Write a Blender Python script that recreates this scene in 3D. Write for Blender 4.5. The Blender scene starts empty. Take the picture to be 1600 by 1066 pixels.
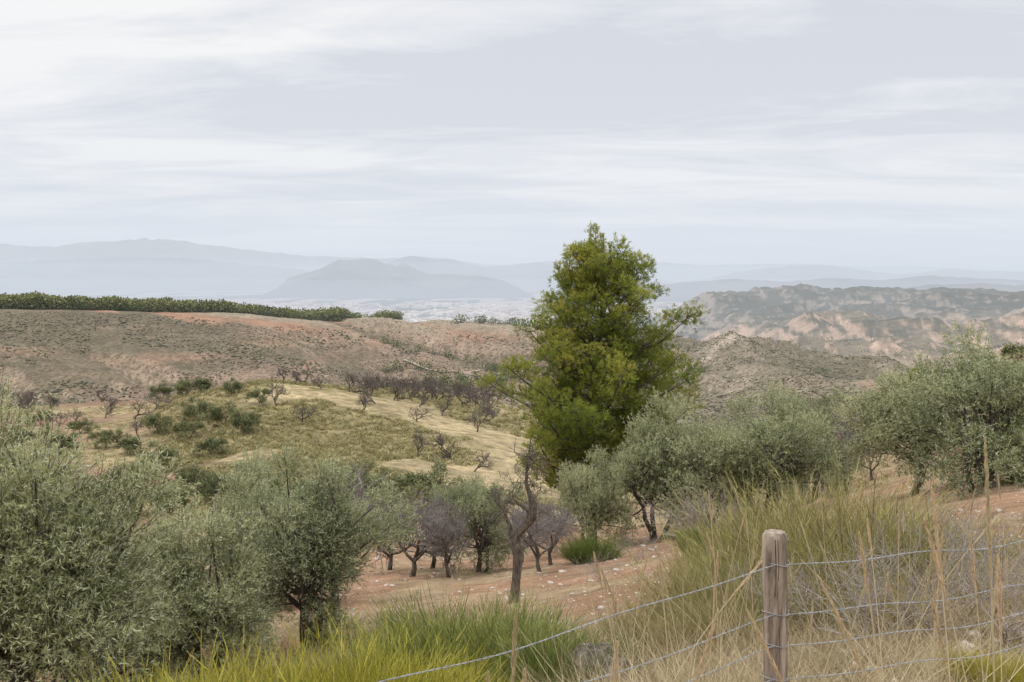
import bpy, bmesh, math, random
import numpy as np
from mathutils import Vector
rng=np.random.default_rng(7); random.seed(7)
sc=bpy.context.scene
sc.view_settings.view_transform='Standard'; sc.view_settings.look='None'; sc.view_settings.exposure=0

# ---------------------------------------------------------------- noise
def h2(xi,yi,s):
    n=(xi*374761393+yi*668265263+s*1442695041)&0x7fffffff
    n=((n^(n>>13))*1274126177)&0x7fffffff
    n=(n^(n>>16))
    return (n&0xffff)/65535.0
def vn(x,y,s=0):
    x=np.asarray(x,float);y=np.asarray(y,float)
    xi=np.floor(x).astype(np.int64);yi=np.floor(y).astype(np.int64)
    fx=x-xi;fy=y-yi;fx=fx*fx*(3-2*fx);fy=fy*fy*(3-2*fy)
    a=h2(xi,yi,s);b=h2(xi+1,yi,s);c=h2(xi,yi+1,s);d=h2(xi+1,yi+1,s)
    return (a*(1-fx)+b*fx)*(1-fy)+(c*(1-fx)+d*fx)*fy
def fbm(x,y,o=4,s=0):
    t=0;a=.5;n=0
    for i in range(o):
        t=t+a*vn(x*2**i+17.3*i,y*2**i-9.1*i,s+i);n+=a;a*=.5
    return t/n-.5
def ridged(x,y,o=4,s=0):
    t=0;a=.5;n=0
    for i in range(o):
        t=t+a*(1-np.abs(2*vn(x*2**i+7.3*i,y*2**i+3.1*i,s+i)-1));n+=a;a*=.5
    return t/n
def sst(a,b,x):
    t=np.clip((x-a)/(b-a),0,1);return t*t*(3-2*t)

# ---------------------------------------------------------------- terrain survey: bearing tan -> (distance, height)
C={
-.514:[(0,-1.6),(4,-2.6),(8,-4.2),(12,-6),(20,-9),(40,-15),(70,-20),(100,-22.5),(130,-23.5),(160,-24),(200,-26),(260,-45),(350,-60),(420,-57),(480,-45),(560,-28),(600,-20),(700,-21),(780,-24),(1000,-60),(1500,-350)],
-.386:[(0,-1.6),(4,-2.6),(8,-4.2),(12,-5.8),(20,-8.5),(40,-13.5),(70,-18.5),(100,-22),(130,-23),(160,-23.5),(200,-25),(260,-42),(350,-58),(440,-60),(500,-48),(580,-32),(650,-23),(750,-25),(830,-28),(1000,-60),(1500,-350)],
-.257:[(0,-1.6),(4,-2.6),(8,-4.2),(12,-5.5),(20,-7.8),(24,-8.3),(40,-12),(70,-17.5),(100,-21),(130,-21),(150,-19.5),(170,-17.8),(185,-19.5),(220,-30),(300,-50),(400,-60),(480,-57),(560,-42),(640,-32),(700,-29),(800,-31),(1050,-65),(1600,-350)],
-.129:[(0,-1.6),(4,-2.5),(8,-3.9),(12,-5),(20,-7.2),(30,-9.5),(40,-11.5),(70,-17),(100,-21),(130,-21.5),(160,-21),(180,-20.8),(200,-22),(240,-35),(320,-52),(450,-62),(560,-60),(660,-50),(760,-42),(820,-40),(950,-42),(1200,-80),(1800,-350)],
0:[(0,-1.6),(4,-2.35),(8,-3.6),(12,-4.8),(16,-5.9),(22,-7.4),(30,-9.2),(40,-11.5),(60,-15.5),(80,-19),(100,-22),(130,-24),(170,-25),(200,-25.5),(230,-30),(300,-50),(450,-63),(600,-63),(750,-55),(900,-48),(1000,-50),(1300,-100),(1900,-350)],
.129:[(0,-1.6),(4,-2.25),(8,-3.3),(12,-4.4),(20,-6.3),(30,-8.6),(40,-10.8),(60,-15.5),(80,-20),(120,-28),(170,-35),(250,-45),(350,-58),(500,-65),(650,-66),(800,-60),(950,-48),(1300,-70),(1600,-150),(2200,-350)],
.193:[(0,-1.6),(4,-2.25),(8,-3.2),(12,-4.2),(20,-6),(30,-8.2),(40,-10.3),(60,-15),(80,-19),(120,-28),(170,-35),(250,-45),(350,-57),(470,-64),(600,-60),(700,-48),(780,-44),(900,-62),(1200,-120),(1600,-175),(2200,-200),(3000,-190),(3800,-150),(4700,-100),(5300,-120),(6500,-300),(9000,-350)],
.257:[(0,-1.6),(4,-2.3),(8,-3.1),(12,-4),(20,-5.8),(30,-7.8),(40,-9.8),(60,-14),(80,-18),(120,-27),(170,-35),(250,-45),(350,-55),(450,-60),(550,-58),(650,-52),(730,-51),(850,-72),(1100,-120),(1500,-160),(2200,-170),(2600,-150),(3000,-165),(3800,-140),(4800,-80),(5300,-90),(6500,-300),(9000,-350)],
.386:[(0,-1.6),(4,-2.35),(8,-2.9),(12,-3.6),(20,-5.2),(30,-7),(40,-8.6),(60,-12),(80,-14.5),(100,-16),(130,-17.5),(150,-18.5),(170,-22),(230,-38),(350,-55),(450,-60),(550,-60),(650,-64),(700,-72),(900,-105),(1300,-145),(1800,-140),(2500,-125),(3000,-150),(4000,-115),(4800,-85),(5300,-100),(6500,-300),(9000,-350)],
.45:[(0,-1.6),(4,-2.4),(8,-2.85),(12,-3.4),(20,-4.9),(30,-6.5),(40,-7.9),(60,-10.5),(80,-12),(100,-12.8),(130,-13),(150,-13.6),(170,-16.5),(210,-28),(320,-52),(450,-66),(700,-80),(950,-105),(1350,-145),(1900,-140),(2500,-135),(3300,-130),(4500,-85),(5000,-100),(6500,-300),(9000,-350)],
.514:[(0,-1.6),(4,-2.4),(8,-2.8),(12,-3.3),(20,-4.6),(30,-6),(40,-7.3),(60,-9),(80,-10),(100,-10.5),(130,-10.5),(150,-11.2),(170,-13),(200,-20),(300,-50),(450,-70),(700,-80),(1000,-100),(1400,-125),(2000,-130),(2600,-130),(3500,-120),(4200,-92),(5000,-100),(6500,-300),(9000,-350)],
}
us=sorted(C); UG=np.linspace(-.9,.9,361); LG=np.linspace(math.log(2),math.log(80002),900)
cols=[]
for u in us:
    a=np.array(C[u]); cols.append(np.interp(LG,np.log(a[:,0]+2),a[:,1]))
cols=np.array(cols)
T=np.empty((len(UG),len(LG)))
for j in range(len(LG)): T[:,j]=np.interp(UG,us,cols[:,j])
def blur(A,sig,ax):
    r=int(3*sig)+1;k=np.exp(-.5*(np.arange(-r,r+1)/sig)**2);k/=k.sum()
    pad=[(0,0),(0,0)];pad[ax]=(r,r);P=np.pad(A,pad,'edge')
    return np.apply_along_axis(lambda v:np.convolve(v,k,'valid'),ax,P)
T=blur(T,5,0);T=blur(T,2.0,1)
def ud(x,y):
    th=np.clip(np.arctan2(x,y),-.72,.72);r=np.hypot(x,y)
    return np.tan(th),r*np.cos(th)
def gully_l(x,y):
    t=.72*x+.69*y;n=-.69*x+.72*y
    return ridged(t/48+fbm(x/90,y/90,2,5),n/210,4,3)
def gully_r(x,y): return ridged(x/95+.5*fbm(x/80,y/80,2,71),y/210,5,8)
def gully_f(x,y): return ridged(x/620,y/700,6,9)
def H(x,y):
    x=np.asarray(x,float);y=np.asarray(y,float)
    u,d=ud(x,y)
    fu=np.clip((u+.9)/1.8*360,0,359.999);fl=np.clip((np.log(d+2)-LG[0])/(LG[1]-LG[0]),0,898.999)
    i=fu.astype(int);j=fl.astype(int);a=fu-i;b=fl-j
    z=(T[i,j]*(1-b)+T[i,j+1]*b)*(1-a)+(T[i+1,j]*(1-b)+T[i+1,j+1]*b)*a
    z=z+.16*fbm(x/1.3,y/1.3,3,1)*sst(1,6,d)*(1-sst(60,120,d))+1.1*fbm(x/14,y/14,4,2)*sst(20,60,d)
    left=1-sst(.02,.12,u)
    g=gully_l(x,y)-.55
    z=z-g*26*sst(360,440,d)*(1-sst(900,1100,d))*left*np.exp(-((z+50)/16.)**2)
    rt=sst(.08,.16,u)
    z=z+(gully_r(x,y)-.6)*38*rt*sst(330,500,d)*(1-sst(1000,1300,d))
    z=z+((gully_f(x,y)-.6)*110+(ridged(x/210,y/300,5,19)-.6)*85)*rt*sst(1000,1500,d)*(1-sst(5200,7500,d))
    return z
def Hs(x,y): return float(H(np.array([x]),np.array([y]))[0])

# ---------------------------------------------------------------- mesh builder
def nrm(v): return v/np.maximum(np.linalg.norm(v,axis=-1,keepdims=True),1e-9)
def runit(n): return nrm(rng.normal(size=(n,3)))
class MB:
    def __init__(s): s.V=[];s.F=[];s.M=[];s.T=[];s.S=[];s.n=0
    def add(s,V,F,mat=0,tint=.5,smooth=False):
        V=np.asarray(V,float).reshape(-1,3);F=np.asarray(F,int)
        s.V.append(V);s.F.append(F+s.n);s.n+=len(V)
        s.M.append(np.full(len(F),mat));s.S.append(np.full(len(F),smooth))
        s.T.append(np.broadcast_to(np.asarray(tint,float),(len(V),)).copy())
    def mesh(s,name,mats):
        V=np.concatenate(s.V);me=bpy.data.meshes.new(name)
        me.vertices.add(len(V));me.vertices.foreach_set('co',V.ravel())
        lt=np.concatenate([np.full(len(f),f.shape[1]) for f in s.F]);lv=np.concatenate([f.ravel() for f in s.F])
        me.loops.add(len(lv));me.loops.foreach_set('vertex_index',lv.astype(np.int32))
        me.polygons.add(len(lt));ls=np.concatenate([[0],np.cumsum(lt)[:-1]])
        me.polygons.foreach_set('loop_start',ls.astype(np.int32))
        try: me.polygons.foreach_set('loop_total',lt.astype(np.int32))
        except Exception: pass
        me.polygons.foreach_set('material_index',np.concatenate(s.M).astype(np.int32))
        me.polygons.foreach_set('use_smooth',np.concatenate(s.S))
        at=me.attributes.new('tint','FLOAT','POINT');at.data.foreach_set('value',np.concatenate(s.T).astype(np.float32))
        for m in mats: me.materials.append(m)
        me.update(calc_edges=True);return me
def obj(name,me,loc=(0,0,0),rz=0,sc_=1,parent=None):
    o=bpy.data.objects.new(name,me);bpy.context.collection.objects.link(o)
    o.location=loc;o.rotation_euler=(0,0,rz);o.scale=(sc_,)*3 if np.isscalar(sc_) else sc_
    if parent: o.parent=parent
    return o
def leaves(mb,B,D,L,W,mat=0,tint=.5):
    n=len(B);side=nrm(np.cross(D,runit(n)));L=np.broadcast_to(L,(n,))[:,None];W=np.broadcast_to(W,(n,))[:,None]
    m=B+D*L*.45
    V=np.stack([B,m+side*W*.5,B+D*L,m-side*W*.5],1)
    mb.add(V,np.arange(n*4).reshape(n,4),mat,np.repeat(np.broadcast_to(tint,(n,)),4))
def blades(mb,B,D,L,W,droop=.2,mat=0,tint=.5,seg=3,taper=.85):
    n=len(B);side=nrm(np.cross(D,runit(n)));L=np.broadcast_to(L,(n,))[:,None];W=np.broadcast_to(W,(n,))[:,None]
    droop=np.broadcast_to(droop,(n,))[:,None];hz=D*np.array([1,1,0]);hz=nrm(hz+1e-6)
    rows=[]
    for k in range(seg+1):
        t=k/seg;p=B+D*L*t+(hz*.6-np.array([0,0,.7]))*droop*L*t*t;w=W*.5*(1-t*taper)
        rows+= [p-side*w,p+side*w]
    V=np.stack(rows,1);m=2*(seg+1)
    base=(np.arange(n)*m)[:,None]
    F=np.concatenate([base+np.array([2*k,2*k+1,2*k+3,2*k+2]) for k in range(seg)],0)
    mb.add(V,F,mat,np.repeat(np.broadcast_to(tint,(n,)),m))
def segs(mb,P0,P1,r0,r1,k=3,mat=0,tint=.5):
    n=len(P0);D=nrm(P1-P0);a=nrm(np.cross(D,np.array([.31,.2,.93])));b=np.cross(D,a)
    r0=np.broadcast_to(r0,(n,))[:,None];r1=np.broadcast_to(r1,(n,))[:,None];R=[]
    for P,r in((P0,r0),(P1,r1)):
        for i in range(k):
            an=2*math.pi*i/k;R.append(P+(a*math.cos(an)+b*math.sin(an))*r)
    V=np.stack(R,1);base=(np.arange(n)*2*k)[:,None]
    F=np.concatenate([base+np.array([i,(i+1)%k,k+(i+1)%k,k+i]) for i in range(k)],0)
    mb.add(V,F,mat,np.repeat(np.broadcast_to(tint,(n,)),2*k),True)
def tube(mb,pts,rad,k=8,mat=0,tint=.5,rough=0,cap=True):
    pts=np.asarray(pts,float);n=len(pts);D=np.gradient(pts,axis=0);D=nrm(D)
    a=nrm(np.cross(D,np.array([.31,.95,.05])));b=np.cross(D,a);an=2*np.pi*np.arange(k)/k
    rad=np.broadcast_to(rad,(n,))[:,None]*(1+rough*rng.normal(size=(n,k)))
    V=pts[:,None]+(a[:,None]*np.cos(an)[None,:,None]+b[:,None]*np.sin(an)[None,:,None])*rad[:,:,None]
    F=[[i*k+j,i*k+(j+1)%k,(i+1)*k+(j+1)%k,(i+1)*k+j] for i in range(n-1) for j in range(k)]
    mb.add(V.reshape(-1,3),F,mat,tint,True)
    if cap: mb.add(V[-1],[list(range(k))],mat,tint)
bm=bmesh.new();bmesh.ops.create_icosphere(bm,subdivisions=2,radius=1)
ICV=np.array([v.co[:] for v in bm.verts])
ICF=np.array([[v.index for v in f.verts] for f in bm.faces]);bm.free()
bm=bmesh.new();bmesh.ops.create_icosphere(bm,subdivisions=1,radius=1)
IV1=np.array([v.co[:] for v in bm.verts]);IF1=np.array([[v.index for v in f.verts] for f in bm.faces]);bm.free()
def blobs(mb,P,R,sq,jit,mat,tint,hi=False):
    IV,IF=(ICV,ICF) if hi else (IV1,IF1)
    n=len(P);k=len(IV);R=np.broadcast_to(R,(n,))
    V=IV[None]*(1+jit*rng.normal(size=(n,k,1)))*R[:,None,None]
    V[:,:,2]*=sq;V[:,:,0]*=rng.uniform(.7,1.3,(n,1));V+=P[:,None]
    F=(IF[None]+(np.arange(n)*k)[:,None,None]).reshape(-1,3)
    mb.add(V.reshape(-1,3),F,mat,np.repeat(np.broadcast_to(tint,(n,)),k))

# ---------------------------------------------------------------- materials
def newmat(name):
    m=bpy.data.materials.new(name);m.use_nodes=True;nt=m.node_tree
    for n in list(nt.nodes): nt.nodes.remove(n)
    return m,nt,nt.nodes.new('ShaderNodeOutputMaterial')
def mixc(nt,f,a,b,bt='MIX'):
    m=nt.nodes.new('ShaderNodeMix');m.data_type='RGBA';m.blend_type=bt
    for i,v in((0,f),(6,a),(7,b)):
        if isinstance(v,(int,float)): m.inputs[i].default_value=v
        elif isinstance(v,tuple): m.inputs[i].default_value=(*v,1) if len(v)==3 else v
        else: nt.links.new(v,m.inputs[i])
    return m.outputs[2]
def noise(nt,scale,detail=4,vec=None,rough=.6):
    n=nt.nodes.new('ShaderNodeTexNoise');n.inputs['Scale'].default_value=scale;n.inputs['Detail'].default_value=detail;n.inputs['Roughness'].default_value=rough
    if vec is not None: nt.links.new(vec,n.inputs['Vector'])
    return n.outputs['Fac']
def mr(nt,v,a,b,c=0,d=1):
    n=nt.nodes.new('ShaderNodeMapRange');nt.links.new(v,n.inputs[0])
    for i,q in enumerate((a,b,c,d)): n.inputs[i+1].default_value=q
    return n.outputs[0]
def foliage(name,c1,c2,c3=None,back=None,trans=.25,rough=.6):
    m,nt,out=newmat(name);at=nt.nodes.new('ShaderNodeAttribute');at.attribute_name='tint'
    r=nt.nodes.new('ShaderNodeValToRGB');r.color_ramp.elements[0].color=(*c1,1);r.color_ramp.elements[1].color=(*(c3 or c2),1)
    if c3: e=r.color_ramp.elements.new(.55);e.color=(*c2,1)
    nt.links.new(at.outputs['Fac'],r.inputs[0]);c=r.outputs[0]
    if back:
        g=nt.nodes.new('ShaderNodeNewGeometry');c=mixc(nt,g.outputs['Backfacing'],c,back)
    oi=nt.nodes.new('ShaderNodeObjectInfo')
    hs=nt.nodes.new('ShaderNodeHueSaturation');nt.links.new(c,hs.inputs['Color']);nt.links.new(mr(nt,oi.outputs['Random'],0,1,.85,1.16),hs.inputs['Value']);nt.links.new(mr(nt,oi.outputs['Random'],0,1,.512,.488),hs.inputs['Hue']);c=hs.outputs[0]
    p=nt.nodes.new('ShaderNodeBsdfPrincipled');p.inputs['Roughness'].default_value=rough;p.inputs['Specular IOR Level'].default_value=.25
    nt.links.new(c,p.inputs['Base Color'])
    if trans==0: nt.links.new(p.outputs[0],out.inputs[0]);return m
    t=nt.nodes.new('ShaderNodeBsdfTranslucent');nt.links.new(c,t.inputs['Color'])
    mx=nt.nodes.new('ShaderNodeMixShader');mx.inputs[0].default_value=trans
    nt.links.new(p.outputs[0],mx.inputs[1]);nt.links.new(t.outputs[0],mx.inputs[2]);nt.links.new(mx.outputs[0],out.inputs[0]);return m
def solid(name,c1,c2,scale=8,stretch=None,rough=.9,bump=0,metal=0,tintmix=False):
    m,nt,out=newmat(name);tc=nt.nodes.new('ShaderNodeTexCoord');v=tc.outputs['Object']
    if stretch:
        mp=nt.nodes.new('ShaderNodeMapping');mp.inputs['Scale'].default_value=stretch;nt.links.new(v,mp.inputs[0]);v=mp.outputs[0]
    n=noise(nt,scale,6,v,.65);f=mr(nt,n,.35,.65)
    if tintmix:
        at=nt.nodes.new('ShaderNodeAttribute');at.attribute_name='tint';f=at.outputs['Fac']
    c=mixc(nt,f,c1,c2);p=nt.nodes.new('ShaderNodeBsdfPrincipled');p.inputs['Roughness'].default_value=rough;p.inputs['Metallic'].default_value=metal
    p.inputs['Specular IOR Level'].default_value=.2
    nt.links.new(c,p.inputs['Base Color'])
    if bump:
        b=nt.nodes.new('ShaderNodeBump');b.inputs['Strength'].default_value=.8;b.inputs['Distance'].default_value=bump;nt.links.new(n,b.inputs['Height']);nt.links.new(b.outputs[0],p.inputs['Normal'])
    nt.links.new(p.outputs[0],out.inputs[0]);return m
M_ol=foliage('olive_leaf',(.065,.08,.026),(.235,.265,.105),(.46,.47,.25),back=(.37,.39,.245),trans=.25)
M_olf=foliage('olive_leaf_orchard',(.06,.07,.028),(.165,.18,.075),(.32,.33,.17),trans=.1)
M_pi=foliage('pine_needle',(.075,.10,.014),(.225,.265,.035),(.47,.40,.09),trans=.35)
M_br=foliage('broom_stem',(.11,.095,.03),(.235,.22,.065),(.42,.38,.15),trans=.1)
M_bry=foliage('broom_stem_yellow',(.11,.105,.018),(.31,.28,.035),(.55,.47,.08),trans=.15)
M_brd=foliage('broom_stem_green',(.05,.07,.016),(.15,.18,.04),(.34,.33,.09),trans=.1)
M_straw=foliage('dry_grass',(.17,.13,.075),(.38,.30,.175),(.64,.52,.33),trans=.15)
M_tuft=foliage('esparto_tuft',(.13,.115,.045),(.28,.245,.10),(.54,.46,.26),trans=0)
M_bark=solid('bark',(.04,.032,.026),(.16,.13,.105),5,(3,3,1),bump=.03)
M_barkd=solid('weathered_bark',(.03,.024,.02),(.20,.165,.135),7,(3,3,.7),bump=.03)
M_twig=solid('almond_twig',(.13,.11,.10),(.27,.24,.225),2)
M_twigf=solid('almond_twig_brown',(.09,.075,.065),(.17,.14,.125),2)
M_twigg=solid('dead_twig',(.22,.185,.155),(.38,.33,.285),2)
M_rock=solid('limestone',(.3,.25,.2),(.52,.46,.39),6,bump=.05)
M_rockd=solid('lichen_rock',(.035,.03,.024),(.22,.19,.15),7,bump=.08)
M_scrub=foliage('scrub_leaf',(.045,.045,.024),(.10,.095,.05),(.18,.155,.09),trans=0)
M_forest=foliage('pine_forest_leaf',(.05,.065,.025),(.11,.13,.04),(.18,.19,.06),trans=0)
M_house=solid('town_wall',(.38,.26,.20),(.9,.87,.83),tintmix=True)
M_roof=solid('roof_tile',(.24,.16,.12),(.32,.22,.17),3)
M_track=solid('track_dirt',(.28,.225,.17),(.36,.29,.22),.3)
M_mtn=solid('mountain_rock',(.05,.06,.055),(.13,.12,.105),.0008)

def ground_mat():
    m,nt,out=newmat('ground_soil')
    g=nt.nodes.new('ShaderNodeNewGeometry');pos=g.outputs['Position']
    at=nt.nodes.new('ShaderNodeAttribute');at.attribute_name='Col'
    a2=nt.nodes.new('ShaderNodeAttribute');a2.attribute_name='zone'
    sp=nt.nodes.new('ShaderNodeSeparateColor');nt.links.new(a2.outputs['Color'],sp.inputs[0])
    c=at.outputs['Color']
    n1=noise(nt,22,6,pos,.75);n2=noise(nt,1.2,6,pos,.7);n3=noise(nt,.09,7,pos,.7)
    c=mixc(nt,1.0,c,mixc(nt,mr(nt,n2,.3,.7),(.58,.56,.54),(1.35,1.35,1.35)),'MULTIPLY')
    c=mixc(nt,1.0,c,mixc(nt,mr(nt,n3,.35,.65),(.75,.75,.75),(1.2,1.2,1.2)),'MULTIPLY')
    def mul(a,b):
        q=nt.nodes.new('ShaderNodeMath');q.operation='MULTIPLY';nt.links.new(a,q.inputs[0])
        if isinstance(b,float): q.inputs[1].default_value=b
        else: nt.links.new(b,q.inputs[1])
        return q.outputs[0]
    vo=nt.nodes.new('ShaderNodeTexVoronoi');vo.inputs['Scale'].default_value=14;nt.links.new(pos,vo.inputs['Vector'])
    peb=mul(mr(nt,vo.outputs['Distance'],.28,.2),mr(nt,noise(nt,3,3,pos),.48,.6))
    c=mixc(nt,mul(mul(peb,sp.outputs[0]),.5),c,(.44,.36,.28))
    c=mixc(nt,mul(mul(mr(nt,n1,.52,.68),sp.outputs[0]),.6),c,(.13,.075,.045))
    c=mixc(nt,mul(mul(mr(nt,n1,.45,.32),sp.outputs[0]),.4),c,(.42,.31,.20))
    v2=nt.nodes.new('ShaderNodeTexVoronoi');v2.inputs['Scale'].default_value=.42;nt.links.new(pos,v2.inputs['Vector'])
    dots=mul(mr(nt,v2.outputs['Distance'],.5,.25),mr(nt,n2,.38,.5))
    c=mixc(nt,mul(mul(dots,sp.outputs[1]),.85),c,(.07,.06,.036))
    n5=noise(nt,.35,7,pos,.75)
    c=mixc(nt,mul(mul(mr(nt,n5,.54,.66),sp.outputs[1]),.5),c,(.33,.255,.19))
    c=mixc(nt,mul(mul(mr(nt,n5,.5,.42),sp.outputs[1]),.5),c,(.085,.068,.044))
    n4=noise(nt,.006,8,pos,.7)
    c=mixc(nt,mul(mul(mr(nt,n4,.46,.54),sp.outputs[2]),.8),c,(.05,.052,.038))
    n6=noise(nt,.03,6,pos,.75)
    c=mixc(nt,mul(mul(mr(nt,n6,.5,.6),sp.outputs[2]),.7),c,(.065,.064,.048))
    p=nt.nodes.new('ShaderNodeBsdfPrincipled');p.inputs['Roughness'].default_value=.95;p.inputs['Specular IOR Level'].default_value=.1
    nt.links.new(c,p.inputs['Base Color'])
    b=nt.nodes.new('ShaderNodeBump');b.inputs['Strength'].default_value=.8;b.inputs['Distance'].default_value=.04;nt.links.new(n1,b.inputs['Height'])
    b2=nt.nodes.new('ShaderNodeBump');b2.inputs['Strength'].default_value=.8;b2.inputs['Distance'].default_value=.5;nt.links.new(n2,b2.inputs['Height']);nt.links.new(b.outputs[0],b2.inputs['Normal'])
    nt.links.new(b2.outputs[0],p.inputs['Normal'])
    nt.links.new(p.outputs[0],out.inputs[0]);return m
th=np.concatenate([np.radians(np.arange(-36,36,.13)),np.radians(np.arange(36,324,6))])
rr=np.concatenate([[.02,.3],np.exp(np.arange(math.log(.6),math.log(9000),.0125)),np.geomspace(9100,75000,120)])
R,TH=np.meshgrid(rr,th,indexing='ij');X=R*np.sin(TH);Y=R*np.cos(TH);Z=H(X,Y)
nr,na=R.shape
idx=np.arange(nr*na).reshape(nr,na);nx=np.roll(idx,-1,1)
F=np.stack([idx[:-1],idx[1:],nx[1:],nx[:-1]],-1).reshape(-1,4)[:,::-1]
gb=MB();gb.add(np.stack([X,Y,Z],-1).reshape(-1,3),F,0,.5,True)
gme=gb.mesh('ground',[ground_mat()])
gr=np.gradient(Z,axis=0)/np.maximum(np.gradient(R,axis=0),1e-6);gt=np.gradient(Z,axis=1)/np.maximum(R*np.gradient(TH,axis=1),1e-6)
slope=np.clip(np.hypot(gr,gt),0,2).ravel()
x=X.ravel();y=Y.ravel();z=Z.ravel();u,d=ud(x,y)
def C3(a): return np.array(a)[None]
def mx(a,b,t): return a*(1-t[:,None])+b*t[:,None]
f1=fbm(x/2.5,y/2.5,4,11);f2=fbm(x/18,y/18,4,12);f3=fbm(x/70,y/110,5,13)
col=mx(C3((.25,.145,.085)),C3((.335,.21,.13)),sst(-.15,.15,f2))
col=mx(col,C3((.34,.27,.165)),sst(-.02,.12,f1)*.65)
col=mx(col,C3((.38,.31,.195)),sst(-.2,.0,f1)*(1-sst(9,14,d))*sst(.0,.1,u))
fld=mx(C3((.25,.16,.105)),C3((.31,.25,.135)),sst(-.12,.1,f2))
col=mx(col,fld,sst(45,80,d))
hil=mx(C3((.38,.305,.175)),C3((.25,.21,.10)),sst(-.1,.1,f2+.6*f1+.12*sst(-.05,-.2,u)))
wh=sst(-.34,-.27,u)*(1-sst(.05,.12,u))*sst(75,110,d)
col=mx(col,hil,wh)
t_=.72*x+.69*y;n_=-.69*x+.72*y
st=fbm(t_/60,z/2.2,4,21)
mes=mx(C3((.155,.11,.078)),C3((.255,.185,.133)),sst(-.1,.16,st+.5*f3))
mes=mx(mes,C3((.14,.12,.078)),sst(.0,.15,fbm(x/120,y/120,3,40))*.6)
mes=mx(mes,C3((.10,.09,.056)),sst(.58,.74,gully_l(x,y))*.6)  # gully shade put into the slope colour as a darker scrub tone
mes=mx(mes,C3((.36,.27,.20)),sst(.42,.7,slope)*.7)
mes=mx(mes,C3((.30,.19,.13)),sst(.08,.16,fbm(t_/80,z/5,4,24))*.5)
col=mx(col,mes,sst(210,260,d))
rimz=np.interp(u,[-.514,-.386,-.257,-.129,0],[-20,-23,-29,-40,-48])
left=1-sst(.05,.12,u)
rim=sst(-6,-3,z-rimz)*(1-sst(-1.5,1,z-rimz))*sst(450,520,d)*(1-sst(950,1050,d))*left
col=mx(col,C3((.29,.17,.11)),rim*sst(.0,.12,fbm(t_/38,z/7,3,33)))
col=mx(col,C3((.28,.23,.165)),sst(-1.5,.5,z-rimz)*left*sst(520,600,d))
rt=1-left
hc=mx(C3((.14,.125,.086)),C3((.205,.175,.127)),sst(-.05,.16,f3))
hc=mx(hc,C3((.31,.21,.145)),sst(.08,.2,fbm(x/60,y/60,4,55))*sst(.25,.4,u)*.7)
hc=mx(hc,C3((.31,.255,.195)),sst(.32,.6,slope)*.65)
hc=mx(hc,C3((.09,.085,.055)),(1-sst(.42,.56,gully_r(x,y)))*.6)  # hollows of the right hills darkened in colour, scrub tone standing in for shade
yt=np.interp(x,[100,125,150,168],[628,650,682,712]);hc=mx(hc,C3((.46,.38,.30)),(1-sst(3,7,np.abs(y-yt)))*sst(100,106,x)*(1-sst(164,170,x)))
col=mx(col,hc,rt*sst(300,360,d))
bl=mx(C3((.16,.135,.095)),C3((.27,.21,.155)),sst(-.05,.15,fbm(x/300,y/300,4,66)))
bl=mx(bl,C3((.42,.30,.225)),sst(.36,.6,slope))
col=mx(col,bl,rt*sst(1000,1300,d)*(1-sst(2800,3300,d)))
col=mx(col,mx(C3((.085,.085,.065)),C3((.24,.20,.16)),sst(.3,.55,slope)),rt*sst(2800,3300,d))
pf=fbm(x/300,y/1300,5,77);pl=mx(C3((.05,.065,.045)),C3((.34,.30,.25)),sst(-.04,.05,pf))
col=mx(col,pl,sst(-290,-330,z))
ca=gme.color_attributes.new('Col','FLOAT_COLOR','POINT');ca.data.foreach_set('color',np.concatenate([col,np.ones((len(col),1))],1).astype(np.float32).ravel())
zr=1-sst(40,90,d);zg=np.maximum(sst(200,260,d)*(1-sst(1000,1400,d))*(1-.7*rim),.6*sst(70,100,d)*(1-sst(200,260,d)));zb=sst(1200,1800,d)*sst(-.1,.1,fbm(x/500,y/700,4,88)+.12*sst(2800,3500,d))*(1-.7*sst(.3,.5,slope))*(1-sst(-290,-330,z))
za=gme.color_attributes.new('zone','FLOAT_COLOR','POINT');za.data.foreach_set('color',np.stack([zr,zg,zb,np.ones_like(zr)],1).astype(np.float32).ravel())
obj('ground',gme)

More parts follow.
